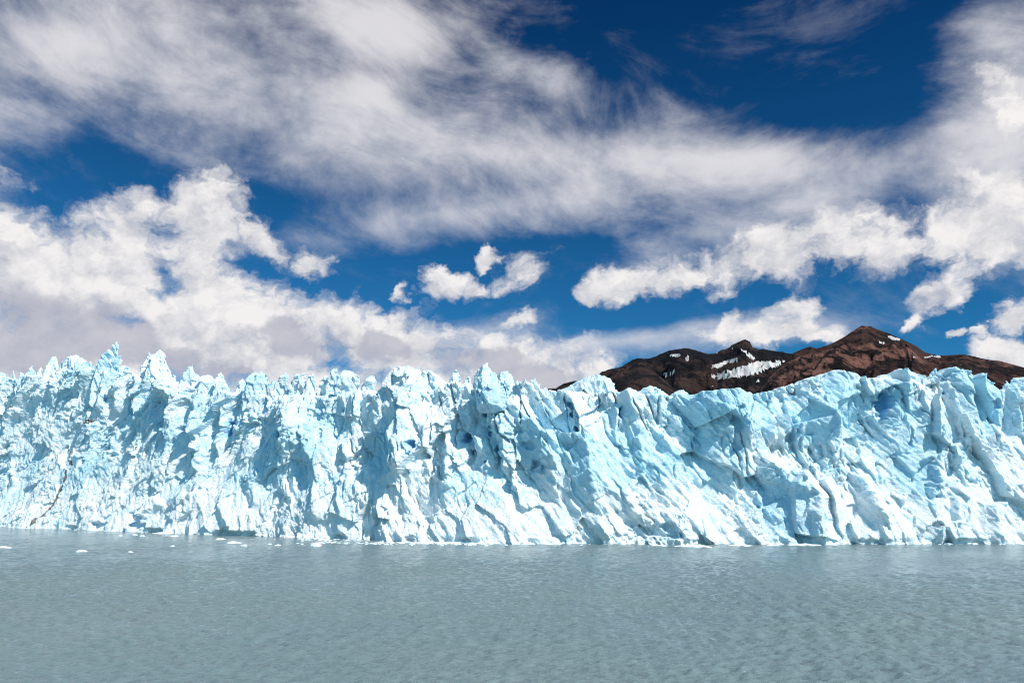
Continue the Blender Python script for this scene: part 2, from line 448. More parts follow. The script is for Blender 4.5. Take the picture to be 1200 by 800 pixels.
# ridges standing out of the face: (x, y, height m, width of the left flank px, width of the right flank px)
RIDGES = [
    [(40, 448, 4, 10, 14), (26, 458, 5, 9, 12), (12, 474, 3, 8, 10)], [(52, 452, 4, 9, 12), (36, 464, 5, 9, 12), (22, 482, 3, 8, 10)],
    [(99, 424, 5, 8, 16), (90, 440, 6, 8, 16), (82, 454, 3, 8, 10)], [(112, 446, 4, 8, 14), (112, 475, 4, 8, 16)], [(128, 448, 5, 8, 12), (126, 476, 4, 8, 14)],
    [(150, 458, 5, 8, 14), (157, 486, 4, 12, 16)], [(178, 446, 9, 12, 22), (196, 462, 10, 16, 22), (199, 500, 5, 20, 22)],
    [(224, 472, 6, 10, 16), (224, 500, 7, 18, 20), (222, 545, 6, 16, 24), (227, 580, 5, 20, 30), (236, 622, 4, 22, 30)],
    [(251, 476, 6, 8, 12), (247, 510, 6, 12, 14), (246, 542, 4, 10, 14)], [(231, 470, 4, 7, 9), (231, 502, 4, 8, 10)],
    [(254, 588, 4, 10, 20), (259, 604, 5, 12, 24), (267, 622, 4, 14, 24)], [(226, 560, 6, 22, 20), (205, 578, 5, 26, 14), (178, 592, 4, 26, 12), (160, 602, 3, 16, 10)],
    [(330, 478, 9, 30, 24), (341, 500, 10, 44, 26), (344, 538, 5, 40, 26)], [(348, 498, 7, 14, 26), (362, 530, 8, 24, 30), (374, 580, 4, 28, 30)], [(398, 548, 4, 14, 26), (404, 575, 4, 20, 26)],
    [(330, 458, 3, 8, 10), (320, 475, 4, 10, 14)], [(288, 556, 3, 10, 16), (292, 582, 3, 12, 16)], [(396, 586, 3, 16, 24), (404, 604, 3, 18, 26)],
    [(474, 463, 8, 14, 26), (473, 490, 9, 16, 26), (466, 506, 9, 30, 30), (472, 536, 9, 44, 32), (478, 566, 5, 36, 30)], [(418, 566, 3, 16, 26), (430, 586, 3, 18, 30)], [(443, 592, 3, 18, 26), (452, 608, 3, 20, 26)],
    [(500, 500, 4, 10, 14), (498, 540, 5, 12, 16)], [(522, 505, 5, 12, 16), (524, 550, 6, 14, 20), (523, 562, 4, 12, 14)], [(590, 492, 6, 12, 20), (588, 545, 5, 12, 20)], [(556, 500, 4, 10, 14), (560, 522, 4, 10, 14)],
    [(572, 440, 5, 22, 18), (574, 470, 6, 22, 18)],
    [(603, 474, 7, 14, 16), (640, 508, 8, 18, 16), (676, 545, 5, 18, 14)], [(632, 508, 6, 24, 20), (650, 536, 7, 30, 20), (652, 556, 4, 30, 16)], [(668, 462, 7, 44, 26), (672, 490, 8, 58, 30), (684, 514, 6, 40, 26)],
    [(686, 519, 10, 18, 60), (690, 545, 10, 30, 70), (697, 580, 7, 34, 80), (702, 612, 4, 28, 60)], [(712, 440, 5, 12, 12), (712, 465, 5, 12, 14)],
    [(735, 456, 5, 12, 20), (742, 480, 6, 16, 26)], [(722, 480, 5, 10, 14), (722, 520, 4, 14, 14)], [(750, 500, 6, 12, 16), (748, 515, 6, 12, 24), (752, 545, 4, 14, 24)],
    [(728, 570, 4, 12, 20), (742, 600, 4, 16, 26)], [(772, 560, 4, 14, 30), (792, 590, 4, 18, 34)], [(800, 606, 5, 50, 40), (805, 634, 4, 50, 30)],
    [(863, 457, 8, 60, 24), (872, 480, 13, 72, 24), (873, 505, 12, 60, 26), (868, 540, 6, 40, 26)], [(852, 478, 4, 14, 20), (848, 530, 4, 18, 20)],
    [(905, 543, 9, 16, 30), (940, 560, 11, 50, 40), (962, 580, 12, 70, 36), (956, 605, 10, 72, 34), (962, 636, 7, 66, 34)],
    [(978, 486, 7, 40, 20), (981, 515, 6, 22, 22), (982, 548, 4, 18, 20)], [(997, 433, 7, 26, 30), (988, 462, 8, 26, 30), (978, 488, 6, 22, 20)], [(935, 490, 4, 24, 16), (915, 520, 4, 20, 16)],
    [(1064, 430, 5, 16, 26), (1056, 458, 5, 16, 26), (1052, 490, 4, 14, 20)], [(1066, 498, 6, 10, 34), (1064, 525, 4, 14, 30)], [(1088, 482, 7, 14, 40), (1100, 525, 8, 30, 34), (1099, 560, 9, 40, 26), (1098, 596, 5, 34, 26)],
    [(1106, 575, 5, 10, 22), (1104, 620, 4, 12, 22)], [(1122, 560, 4, 10, 20), (1124, 600, 4, 12, 24)], [(1125, 428, 7, 10, 34), (1134, 452, 8, 24, 40), (1144, 482, 8, 26, 36), (1146, 518, 4, 22, 24)],
    [(1099, 430, 4, 12, 5), (1098, 446, 4, 10, 6)], [(1176, 462, 5, 17, 22), (1177, 500, 5, 16, 20)], [(1158, 494, 4, 12, 20), (1158, 518, 4, 12, 16)], [(1164, 590, 4, 14, 24), (1172, 622, 4, 14, 20)], [(1010, 560, 3, 10, 30), (1030, 600, 3, 12, 40)],
]
# hollows: polygon, depth m, rim width px, how blue the ice is
HOLLOWS = [
    ([(172, 462), (190, 458), (197, 480), (196, 502), (174, 500)], 3, 7, .15), ([(260, 492), (270, 490), (273, 505), (262, 513)], 5, 3, .75), ([(288, 484), (330, 486), (336, 505), (335, 530), (300, 530), (290, 512)], 2.5, 7, .05),
    ([(338, 504), (344, 508), (343, 522), (337, 516)], 4, 2, .6), ([(343, 535), (366, 536), (366, 574), (346, 578)], 2.5, 6, .1), ([(143, 466), (155, 468), (156, 486), (144, 484)], 4, 3, .3),
    ([(428, 510), (460, 500), (466, 530), (470, 556), (440, 562), (424, 540)], 3, 7, .05), ([(489, 520), (496, 518), (495, 533), (488, 536)], 4, 2, .7), ([(498, 506), (504, 504), (502, 514)], 3, 2, .5), ([(539, 508), (552, 502), (554, 514), (545, 521), (540, 519)], 5, 3, .65),
    ([(544, 529), (552, 526), (550, 535)], 3, 2, .6), ([(569, 500), (577, 498), (579, 511), (570, 513)], 5, 3, .85), ([(560, 536), (572, 537), (570, 545), (562, 544)], 3, 2, .5), ([(580, 520), (586, 516), (586, 545), (579, 546)], 4, 2, .5), ([(559, 478), (572, 480), (572, 490), (560, 488)], 4, 3, .5),
    ([(606, 512), (630, 512), (632, 526), (610, 526)], 3, 5, .1), ([(619, 534), (644, 538), (650, 553), (622, 555)], 4, 5, .15), ([(663, 470), (668, 470), (682, 512), (676, 514)], 4, 2, .3), ([(722, 478), (728, 476), (728, 490), (724, 492)], 4, 2, .5),
    ([(745, 612), (790, 606), (800, 634), (740, 634)], 3, 4, .1), ([(847, 492), (850, 480), (862, 476), (869, 482), (866, 530), (852, 534)], 2.5, 4, .1),
    ([(890, 556), (955, 576), (945, 600), (950, 634), (886, 634)], 2.5, 7, .1), ([(1024, 468), (1036, 458), (1046, 462), (1046, 476), (1038, 492), (1027, 484)], 6, 3, .7), ([(1056, 522), (1066, 504), (1066, 524)], 4, 2, .5),
    ([(1060, 566), (1074, 532), (1094, 536), (1097, 580), (1090, 594), (1074, 588)], 5, 6, .1), ([(1099, 456), (1103, 458), (1112, 480), (1110, 484), (1102, 472)], 6, 1.5, 1.0), ([(1127, 520), (1129.5, 520), (1130, 536), (1128, 536)], 4, 1, .8), ([(1171, 508), (1174, 508), (1173, 549), (1170.5, 549)], 4, 1, .8),
    ([(1161, 468), (1168, 463), (1174, 470), (1174, 498), (1164, 498), (1160, 484)], 3.5, 5, .15), ([(1144, 498), (1154, 500), (1156, 514), (1146, 514)], 4, 3, .35), ([(1182, 500), (1200, 496), (1204, 514), (1188, 512)], 4, 3, .3),
    ([(10, 470), (30, 452), (36, 456), (18, 474)], 4, 2, .4), ([(90, 458), (96, 456), (94, 468), (90, 466)], 4, 2, .5), ([(124, 458), (128, 462), (126, 474), (122, 474)], 4, 2, .5),
    ([(163, 491), (165, 493), (150, 516), (147, 521), (149, 510)], 3, 1, .1), ([(104, 611), (120, 608), (124, 622), (104, 622)], 3, 3, .1), ([(148, 600), (168, 592), (170, 620), (150, 622)], 3, 3, .1),
    ([(913, 500), (926, 488), (940, 494), (930, 520), (915, 522)], 2.5, 5, .1), ([(975, 560), (990, 564), (988, 580), (976, 578)], 2, 3, .1),
]
# smooth slabs, with the blue of shade tinted in: x, y, half sizes
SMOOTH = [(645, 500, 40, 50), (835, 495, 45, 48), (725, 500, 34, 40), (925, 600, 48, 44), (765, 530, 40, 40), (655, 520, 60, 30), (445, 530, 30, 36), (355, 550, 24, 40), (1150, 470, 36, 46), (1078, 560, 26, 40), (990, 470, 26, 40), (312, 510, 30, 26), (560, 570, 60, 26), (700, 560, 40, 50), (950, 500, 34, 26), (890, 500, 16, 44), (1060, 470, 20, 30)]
DIRT_LINES = [[(73, 527), (71, 548), (68, 562), (64, 571), (60, 580), (55, 588), (51, 595), (42, 604), (31, 615)], [(95, 494), (106, 491)], [(153, 525), (147, 536)]]

def seg_param(U, V, p):
    """nearest place on a polyline: signed distance (positive on the right), position 0..n-1"""
    best = np.full(U.shape, 1e9, np.float32); sd = best.copy(); pos = np.zeros(U.shape, np.float32)
    for a in range(len(p) - 1):
        (x0, y0), (x1, y1) = p[a], p[a + 1]
        ex, ey = x1 - x0, y1 - y0; L = math.hypot(ex, ey)
        t = np.clip(((U - x0) * ex + (V - y0) * ey) / (L * L), 0, 1)
        qx, qy = U - x0 - t * ex, V - y0 - t * ey
        d = np.hypot(qx, qy); near = d < best
        best = np.where(near, d, best); pos = np.where(near, a + t, pos)
        side = np.sign(qx * ey - qy * ex) * (-1 if False else 1)
        sd = np.where(near, side * d, sd)
    return sd, pos, best

def build_front():
    s0, z0, z1 = 0.0, -2.0, 86.0
    ns, nz = int(S_LEN / H), int((z1 - z0) / H)
    sg = (np.arange(ns) * H).astype(np.float32); zg = (z0 + np.arange(nz) * H).astype(np.float32)
    U, V = np.meshgrid(sg, zg, indexing='ij')
    # gentle bending of everything placed by hand, so that no edge is ruled
    Uw = U + 0.8 * fbm(U / 9, V / 9, 3, 11); Vw = V + 0.8 * fbm(U / 9, V / 9, 3, 12)
    # the part of the face that is left of x=600 in the photograph lies farther off
    mpp = np.interp(sg, front_sz(np.linspace(-120, 1320, 40), np.full(40, 560.0))[0], [m_per_px(q) for q in np.linspace(-120, 1320, 40)])
    P = np.zeros_like(U)
    rid = np.zeros_like(U)
    for r in RIDGES:
        a = np.array(r, float)
        s_, z_ = front_sz(a[:, 0], a[:, 1], -(6 + 0.6 * a[:, 2]))
        k = m_per_px(a[0, 0])
        wmax = a[:, 3:].max() * k * 1.2 + 4
        i0, i1 = np.searchsorted(sg, [s_.min() - wmax, s_.max() + wmax]); j0, j1 = np.searchsorted(zg, [z_.min() - wmax, z_.max() + wmax])
        sl = (slice(max(i0, 0), i1), slice(max(j0, 0), j1))
        # ridge coordinates run from the top down: right side is +
        sd, pos, d = seg_param(Uw[sl], Vw[sl], list(zip(s_, z_)))
        sd = -sd
        kk = np.arange(len(a))
        h = np.interp(pos, kk, a[:, 2]) * np.interp(pos, kk, np.where(a[:, 3] > 22, 0.85, 0.8) * (1.0 if a[0, 0] < 420 else 1.3)); wa = np.interp(pos, kk, a[:, 3]) * k; wb = np.interp(pos, kk, a[:, 4]) * k
        w = np.where(sd < 0, wa, wb)
        t = np.clip(1 - d / w, 0, 1)
        prof = np.where(sd < 0, t ** 0.8, t ** 1.25)
        rid[sl] = np.maximum(rid[sl], h * prof)
    nzh = 1.5 * facets(U / 4.0, V / 3.0, 35, .9, 1.4, .8) + 0.9 * fbm(U / 3.5, V / 3.5, 4, 36)
    blue = np.zeros_like(U); hol = np.zeros_like(U)
    for poly, dep, rim, bl in HOLLOWS:
        a = np.array(poly, float); s_, z_ = front_sz(a[:, 0], a[:, 1], -5.0); k = m_per_px(a[0, 0])
        i0, i1 = np.searchsorted(sg, [s_.min() - 6, s_.max() + 6]); j0, j1 = np.searchsorted(zg, [z_.min() - 6, z_.max() + 6])
        sl = (slice(max(i0, 0), i1), slice(max(j0, 0), j1))
        d = poly_sd(Uw[sl], Vw[sl], list(zip(s_, z_))) + nzh[sl]
        m = sstep(0, -rim * k, d)
        hol[sl] = np.maximum(hol[sl], dep * m)
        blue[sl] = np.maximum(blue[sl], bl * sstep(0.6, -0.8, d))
    # broken faces at several sizes; the ice is layered on a slant, falling to the right
    up = np.clip(V / 60, 0, 1)
    rough = sstep(-0.35, 0.65, fbm(U / 26, V / 18, 3, 41))
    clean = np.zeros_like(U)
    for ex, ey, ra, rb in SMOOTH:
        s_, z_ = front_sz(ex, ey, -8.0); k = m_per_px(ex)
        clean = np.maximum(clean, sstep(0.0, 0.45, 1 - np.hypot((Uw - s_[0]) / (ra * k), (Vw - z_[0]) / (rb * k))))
    rough = rough * (1 - 0.75 * clean) * (0.72 + 0.28 * sstep(120, 300, U))               # some of the face is smooth, some is rubble
    w1u, w1v = 0.5 * fbm(U / 6, V / 6, 3, 31), 0.5 * fbm(U / 6, V / 6, 3, 32)
    w2u, w2v = .3 * fbm(U / 3, V / 3, 3, 33), .3 * fbm(U / 3, V / 3, 3, 34)
    def broken(sl, r1, r2, r3, e1, e2, e3, sd):
        a1, b1 = rot2(Uw[sl], Vw[sl], r1); a2, b2 = rot2(U[sl] + w1u[sl], V[sl] + w1v[sl], r2); a3, b3 = rot2(U[sl] + w2u[sl], V[sl] + w2v[sl], r3)
        rg = rough[sl]
        # split blocks of several sizes, then scooped faces meeting in sharp crests
        f = blocks(a1 / (13 * e1), b1 / 13, sd + 10, 2.1, 6.0)
        f += blocks(a1 / (7.0 * e1), b1 / 7.0, sd + 11, 1.6, 3.8) * (0.6 + 0.4 * rg)
        f += blocks(a2 / (3.6 * e2), b2 / 3.6, sd + 12, 0.85, 1.9) * (0.14 + 0.9 * rg)
        f += blocks(a3 / (1.8 * e3), b3 / 1.7, sd + 13, 0.42, 1.0) * (0.06 + 1.0 * rg)
        f -= facets(a1 / (7.5 * e1), b1 / 7.5, sd + 4, 0.9, 1.3, 0.8) * 1.4
        f -= facets(a2 / (3.6 * e2), b2 / 3.6, sd + 1, 0.95, 1.5, 0.8) * 1.1 * (0.2 + 0.85 * rg)
        f -= facets(a3 / (1.9 * e3), b3 / 1.9, sd + 2, 0.95, 1.6, 0.8) * 0.9 * (0.12 + 0.95 * rg)
        f += facets(a3 / (1.1 * e3), b3 / 1.0, sd + 3, 0.9, 1.6, 0.8) * 0.62 * (0.15 + 0.95 * rg)
        return f
    # three manners of breaking along the front: ledges on the left, slanting slabs in the middle, upright blocks on the right
    zs, _ = front_sz(np.array([250., 470., 830., 930.]), np.full(4, 540.0), -8.0)
    sA = slice(0, int((zs[1] + 25) / H)); sB = slice(max(0, int((zs[0] - 25) / H)), int((zs[3] + 25) / H)); sC = slice(int((zs[2] - 25) / H), None)
    us = U + 14 * fbm(U / 20, V / 20, 2, 44)
    wB = sstep(zs[0], zs[1], us) * (1 - sstep(zs[2], zs[3], us)); wA = 1 - sstep(zs[0], zs[1], us); wC = sstep(zs[2], zs[3], us)
    brk = np.zeros_like(U)
    brk[sA] += wA[sA] * broken((sA,), 62, 42, -16, 1.9, 2.2, 2.4, 121)
    brk[sB] += wB[sB] * broken((sB,), -58, -62, -44, 1.9, 2.0, 1.7, 21)
    brk[sC] += wC[sC] * broken((sC,), -82, -72, -30, 1.7, 1.8, 1.6, 221)
    brk *= 1 - 0.28 * wA
    brk *= 1 - (0.40 * wA + 0.25 * (1 - wA)) * sstep(44, 14, V + 8 * fbm(U / 18, V / 18, 2, 45))
    lump = fbm(U / 40, V / 34, 4, 42) * 2.2
    a1, b1 = rot2(Uw, Vw, -52)
    chan = fbm(a1 / 30, b1 / 5.5, 4, 43, ridged=True) * 0.8 * wB
    # narrow crevasses, mostly in the upper half
    ca, cb = rot2(Uw, Vw, -76); cA, cB = rot2(Uw, Vw, 62)
    def cleft(a, b, sd): return sstep(0.90, 0.99, 1 - np.abs(vnoise(a / 30, b / 6.5, sd)) - 0.10 * sstep(0.1, -0.3, fbm(a / 14, b / 10, 2, sd + 1)))
    P0 = cleft(ca, cb, 401) * (1 - wA) + cleft(cA, cB, 411) * wA
    brk -= 3.6 * P0 * sstep(14, 40, V + 10 * fbm(U / 30, V / 30, 2, 46)) * (1 - 0.6 * clean)
    P = -lean(V) + rid - hol + brk + lump + chan * (1 - 0.5 * up)
    # wave-cut notch just over the water
    P -= 2.6 * sstep(2.4, 0.5, V) * sstep(-0.2, 0.5, fbm(U / 25, V * 0, 3, 51))
    P = P + 4.5
    # top edge
    sp = np.array(SKY, float); sp[:, 1] += 6.0 * ((sp[:, 0] > -140) & (sp[:, 0] < 450)); st, zt = front_sz(sp[:, 0], sp[:, 1], -8.0)
    ztop = np.interp(sg, st, zt).astype(np.float32) + 0.5 * fbm(sg / 3.0, sg * 0, 4, 61)
    ztop = ztop + 1.5 * (fbm(sg / 4.5, sg * 0 + 3, 3, 62, 0.5, True) - 0.4) * sstep(720, 600, np.interp(sg, st, sp[:, 0]))
    dirt = np.zeros_like(U)
    for kd, ln in enumerate(DIRT_LINES):
        a = np.array(ln, float); s_, z_ = front_sz(a[:, 0], a[:, 1], -8.0)
        _, _, d = seg_param(U + 0.8 * fbm(U / 3, V / 3, 3, 71), V + 0.8 * fbm(U / 3, V / 3, 3, 72), list(zip(s_, z_)))
        dirt = np.where(d + 0.9 * fbm(U / 2, V / 2, 3, 73) < (0.45 if kd < 3 else 0.2), kd + 1.0, dirt)
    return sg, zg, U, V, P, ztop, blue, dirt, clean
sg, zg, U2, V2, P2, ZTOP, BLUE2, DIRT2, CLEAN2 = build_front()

def bilin(A, s, z):
    i = np.clip((s - sg[0]) / H, 0, len(sg) - 1.001); j = np.clip((z - zg[0]) / H, 0, len(zg) - 1.001)
    a = i.astype(int); b = j.astype(int); f = i - a; g = j - b
    return A[a, b] * (1 - f) * (1 - g) + A[a + 1, b] * f * (1 - g) + A[a, b + 1] * (1 - f) * g + A[a + 1, b + 1] * f * g

def to_quads(arr):
    g = vdb.FloatGrid(); g.background = 4.0
    g.copyFromArray(np.ascontiguousarray(arr, np.float32), ijk=(0, 0, 0), tolerance=0.0)
    p, q = g.convertToQuads(isovalue=0.0)
    return np.asarray(p, np.float64), np.asarray(q, np.int64)

glacier = bpy.data.objects.new('glacier', None); COL.objects.link(glacier)
x0, y0 = curve(S_LEN * 0.5, 0); glacier.location = (float(x0), float(y0), 0)
glacier['label'] = 'broad jagged wall of white and pale blue ice rising from the lake'
glacier['category'] = 'glacier'
GL = np.array([float(x0), float(y0), 0.0])

def ice_attrs(me, s, z, blue, clean=None):
    put_attr(me, 'blue', blue)
    put_attr(me, 'snow', 0.42 + 0.2 * fbm(s / 30, z / 20, 3, 81) - 0.07 * sstep(380, 460, s) + 0.22 * sstep(26, 8, z) - 0.22 * (clean if clean is not None else 0))  # paints the foot sunlit white and the slabs shade blue

def build_wall():
    n0, n1 = -19.0, 44.0
    nn = int((n1 - n0) / H); ng = (n0 + np.arange(nn) * H).astype(np.float32)
    ns, nz = P2.shape
    # one shallow noise volume, repeated over the length with mirrored ends, roughens the sides of fins
    arr = np.empty((ns, nn, nz), np.float32)
    zb = 3.0 * fbm(U2[:, :nn] * 0 + sg[:, None] / 11, np.broadcast_to(ng[None, :] / 7, (ns, nn)), 4, 91)   # (ns, nn): uneven top
    for i in range(0, ns, 100):
        e = min(ns, i + 100)
        sn = vnoise(np.broadcast_to(sg[i:e, None, None] / 2.2 + zg[None, None, :] / 3.1, (e - i, nn, nz)), np.broadcast_to(ng[None, :, None] / 2.4 - zg[None, None, :] / 2.7, (e - i, nn, nz)), 92) * 0.45
        front = -ng[None, :, None] - P2[i:e, None, :] + sn
        front = -front * 1.0
        front = -(ng[None, :, None] + P2[i:e, None, :]) + sn                 # >0 outside
        tp = zg[None, None, :] - (ZTOP[i:e, None, None] + np.minimum(0, zb[i:e, :, None]) - 0.25 * np.maximum(0, ng[None, :, None] - 18))
        sd = np.maximum(front, tp)
        sd = np.maximum(sd, ng[None, :, None] - (n1 - 2))
        sd = np.maximum(sd, (zg[0] + 2 * H) - zg[None, None, :])
        arr[i:e] = np.clip(sd, -4, 4)
    arr[0], arr[-1] = 4, 4
    p, q = to_quads(arr)
    s = p[:, 0] * H + sg[0]; n = p[:, 1] * H + n0; z = p[:, 2] * H + zg[0]
    x, y = curve(s, n)
    v = np.stack([x, y, z], 1) - GL
    fz = z[q].mean(1)
    d = DIRT2[np.clip(((s - sg[0]) / H + .5).astype(int), 0, ns - 1), np.clip(((z - zg[0]) / H + .5).astype(int), 0, nz - 1)]
    dm = d[q].max(1)
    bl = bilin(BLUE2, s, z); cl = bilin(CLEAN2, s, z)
    # hide what no one sees (underside), keep the rest
    keep = (fz > -1.2) & (n[q].mean(1) < n1 - 3)
    todo = [('ice_wall', keep & (dm < .5), ICE)] + [('dirt_band', keep & (dm == k + 1), DIRT) for k in range(len(DIRT_LINES))]
    for nm, mask, mat in todo:
        if not mask.any(): continue
        vv, ff, used = submesh(v, q, mask)
        me = mesh_from(nm, vv, ff, mat)
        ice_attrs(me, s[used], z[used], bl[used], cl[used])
        o = link(nm, me, glacier)
        if nm == 'dirt_band': o['label'] = 'thin dark band of dirt and rock bits in the ice'
    print('wall faces', len(q))
build_wall()

# spires and blocks standing behind the edge; outlines as seen, top first comes the look, then depth behind the face and half thickness
SERACS = [
    ('small pointed ice spire', 26, 3.5, [(53, 440), (54, 431), (57, 423), (59, 418), (61, 414.5), (62.5, 418), (64, 424), (66, 432), (67, 440)]),
    ('broad pale ice slab with a straight sloping top', 26, 5, [(68, 447), (69, 430), (72, 425), (79, 420), (84, 415.5), (87, 415), (92, 418), (97, 421), (98, 448)]),
    ('thin dark-edged ice fin leaning right', 22, 3, [(86, 448), (90, 436), (95, 427), (99, 422), (101, 424), (103, 432), (104, 448)]),
    ('tall tilted ice fin with hooked tip', 22, 4, [(108, 446), (113, 431), (116, 424), (119, 418), (124, 412), (128, 408), (131, 403.5), (133, 401), (135, 398.5), (136, 400), (135.5, 406), (134.5, 412), (132, 420), (130, 430), (129, 446)]),
    ('small hooked ice prong beside the tall tilted fin', 20, 3, [(126, 448), (128, 432), (132, 422), (136, 418), (141, 415), (139.5, 421), (137, 427), (137, 448)]),
    (None, 22, 3, [(138, 448), (139, 433), (141, 428.5), (144, 427), (149, 430), (149.5, 436), (148, 448)]),
    (None, 20, 3, [(100, 450), (103, 434), (108, 428), (112, 429), (115, 436), (116, 450)]),
    ('left blade of the twin-pointed ice spire', 24, 4, [(161, 455), (163, 440), (165, 428), (167, 420), (169, 414), (171, 411.5), (173, 413), (175, 420), (178, 436), (179, 455)]),
    ('tall white right blade of the twin-pointed ice spire', 22, 5, [(170, 455), (172, 430), (174, 416), (177, 416), (179, 413), (181, 411), (184, 408.5), (186, 411), (188, 417), (191, 424), (194, 432), (196, 440), (198, 448), (199, 455)]),
    (None, 14, 4, [(206, 466), (209, 447), (213, 439), (217, 433), (220, 428), (222, 425.5), (223.5, 428), (225, 433), (228, 440), (232, 466)]), (None, 16, 3, [(222, 466), (226, 440), (229, 435), (231, 438), (233, 446), (236, 466)]),
    (None, 13, 4, [(230, 472), (232, 446), (235, 439), (241, 438.5), (246, 440), (249, 446), (252, 472)]),
    (None, 12, 3, [(249, 472), (251, 446), (254, 438), (256.5, 435.5), (259, 438), (262, 445), (266, 453), (271, 474)]),
    (None, 16, 4, [(269, 476), (272, 457), (276, 447), (281, 443), (284, 446), (287, 476)]),
    (None, 14, 5, [(280, 476), (284, 449), (288, 440), (292, 436), (295, 434.5), (298, 436), (302, 434), (306, 433.5), (309, 438), (311, 448), (313, 476)]), (None, 17, 3.5, [(309, 476), (313, 451), (317, 443), (320, 442), (322, 446), (324, 476)]),
    (None, 13, 4, [(316, 480), (321, 452), (326, 441), (330, 436), (334, 436), (337, 439), (335, 450), (330, 480)]), (None, 12, 4, [(327, 480), (333, 455), (339, 444), (344, 438), (347, 436), (350, 438), (347, 450), (342, 480)]),
    (None, 13, 4, [(338, 480), (345, 454), (350, 441), (353, 436), (356, 437.5), (356, 447), (350, 480)]), (None, 14, 4, [(350, 480), (355, 450), (359, 440), (362, 435.5), (366, 439), (369, 450), (370, 480)]),
    (None, 17, 4.5, [(364, 480), (368, 455), (373, 445), (377, 439), (381, 440), (384, 480)]), (None, 17, 5, [(376, 480), (379, 450), (382, 436), (386, 431), (391, 430.5), (395, 433), (394, 448), (390, 480)]),
    ('rounded blue-grey ice slab with streaked face', 13, 5, [(386, 478), (390, 452), (394, 440), (399, 433), (404, 432.5), (413, 435.5), (418, 441), (418, 452), (413, 464), (406, 480)]), (None, 18, 3, [(410, 476), (414, 448), (417, 440), (419, 438), (420, 444), (421, 476)]),
    (None, 16, 3.5, [(414, 474), (420, 452), (426, 444), (433, 440), (437.5, 439.5), (439, 446), (437, 458), (430, 476)]),
    (None, 20, 4, [(517, 470), (522, 449), (526, 440), (529, 434), (532, 429.5), (534, 433), (536, 433), (538, 441), (539, 470)]), (None, 18, 4, [(534, 470), (538, 450), (543, 443), (549, 439), (552, 442), (552, 470)]),
    ('large leaning ice block at the crest', 15, 6, [(546, 470), (550, 446), (553, 437), (559, 430), (565, 425), (570, 421.5), (574, 425), (577, 431), (580, 437), (582, 446), (580, 470)]), (None, 20, 5, [(576, 465), (579, 441), (583, 435), (589, 433.5), (595, 434), (601, 441), (606, 452), (608, 468)]),
    (None, 20, 4, [(612, 468), (616, 450), (621, 445), (625, 446), (629, 450), (632, 468)]),
    ('round pale teal ice boulder', 5, 8, [(555, 478), (554, 462), (560, 450), (570, 445), (581, 446), (589, 453), (592, 468), (586, 480), (574, 484), (562, 483)]),
    ('smooth dome of ice below the dark mountain', 19, 9, [(648, 475), (652, 457), (663, 452), (676, 445), (689, 439), (700, 437), (709, 438), (717, 442), (722, 448), (727, 459), (728, 480)]),
    ('smooth pale ice dome', 22, 7, [(740, 475), (747, 458), (756, 453), (764, 450), (772, 452), (779, 456), (786, 463), (788, 478)]), ('low pale ice dome', 24, 7, [(784, 475), (786, 462), (793, 457), (800, 455), (806, 457), (812, 463), (814, 478)]),
    ('thin curved ice blade', 12, 3, [(1082, 452), (1087, 440), (1094, 434), (1099, 429), (1100.5, 436), (1099, 446), (1098, 456)]),
    (None, 12, 4, [(1058, 456), (1060, 436), (1063, 428.5), (1066, 431), (1072, 438), (1076, 456)]), (None, 10, 4, [(1175, 470), (1178, 450), (1181, 444), (1187, 448), (1194, 457), (1200, 470)]), (None, 30, 5, [(1184, 470), (1187, 444), (1194, 441), (1210, 440), (1222, 446), (1226, 470)]),
    (None, 18, 6, [(-70, 470), (-62, 440), (-50, 428), (-38, 436), (-30, 470)]), (None, 18, 5, [(-24, 470), (-20, 444), (-10, 434), (0, 436), (6, 448), (8, 470)]),
]
_r = random.Random(4)
_px = 4.0
while _px < 660:      # lesser blades along the broken crest
    _w = _r.uniform(3.5, 7.5); _y = float(np.interp(_px, [q[0] for q in SKY], [q[1] for q in SKY])); _h = _r.uniform(2, 12) * (1.0 if _px < 420 else 0.7); _t = _r.uniform(-1.5, 4.0)
    SERACS.append((None, _r.uniform(8, 22), 3.0, [(_px - _w, _y + 16), (_px - _w * .55 + _t * .3, _y + 2), (_px - _w * .2 + _t * .8, _y - _h * .7), (_px + _t, _y - _h), (_px + _w * .25 + _t * .8, _y - _h * .55), (_px + _w * .6, _y + 3), (_px + _w, _y + 16)]))
    _px += _r.uniform(8, 19)
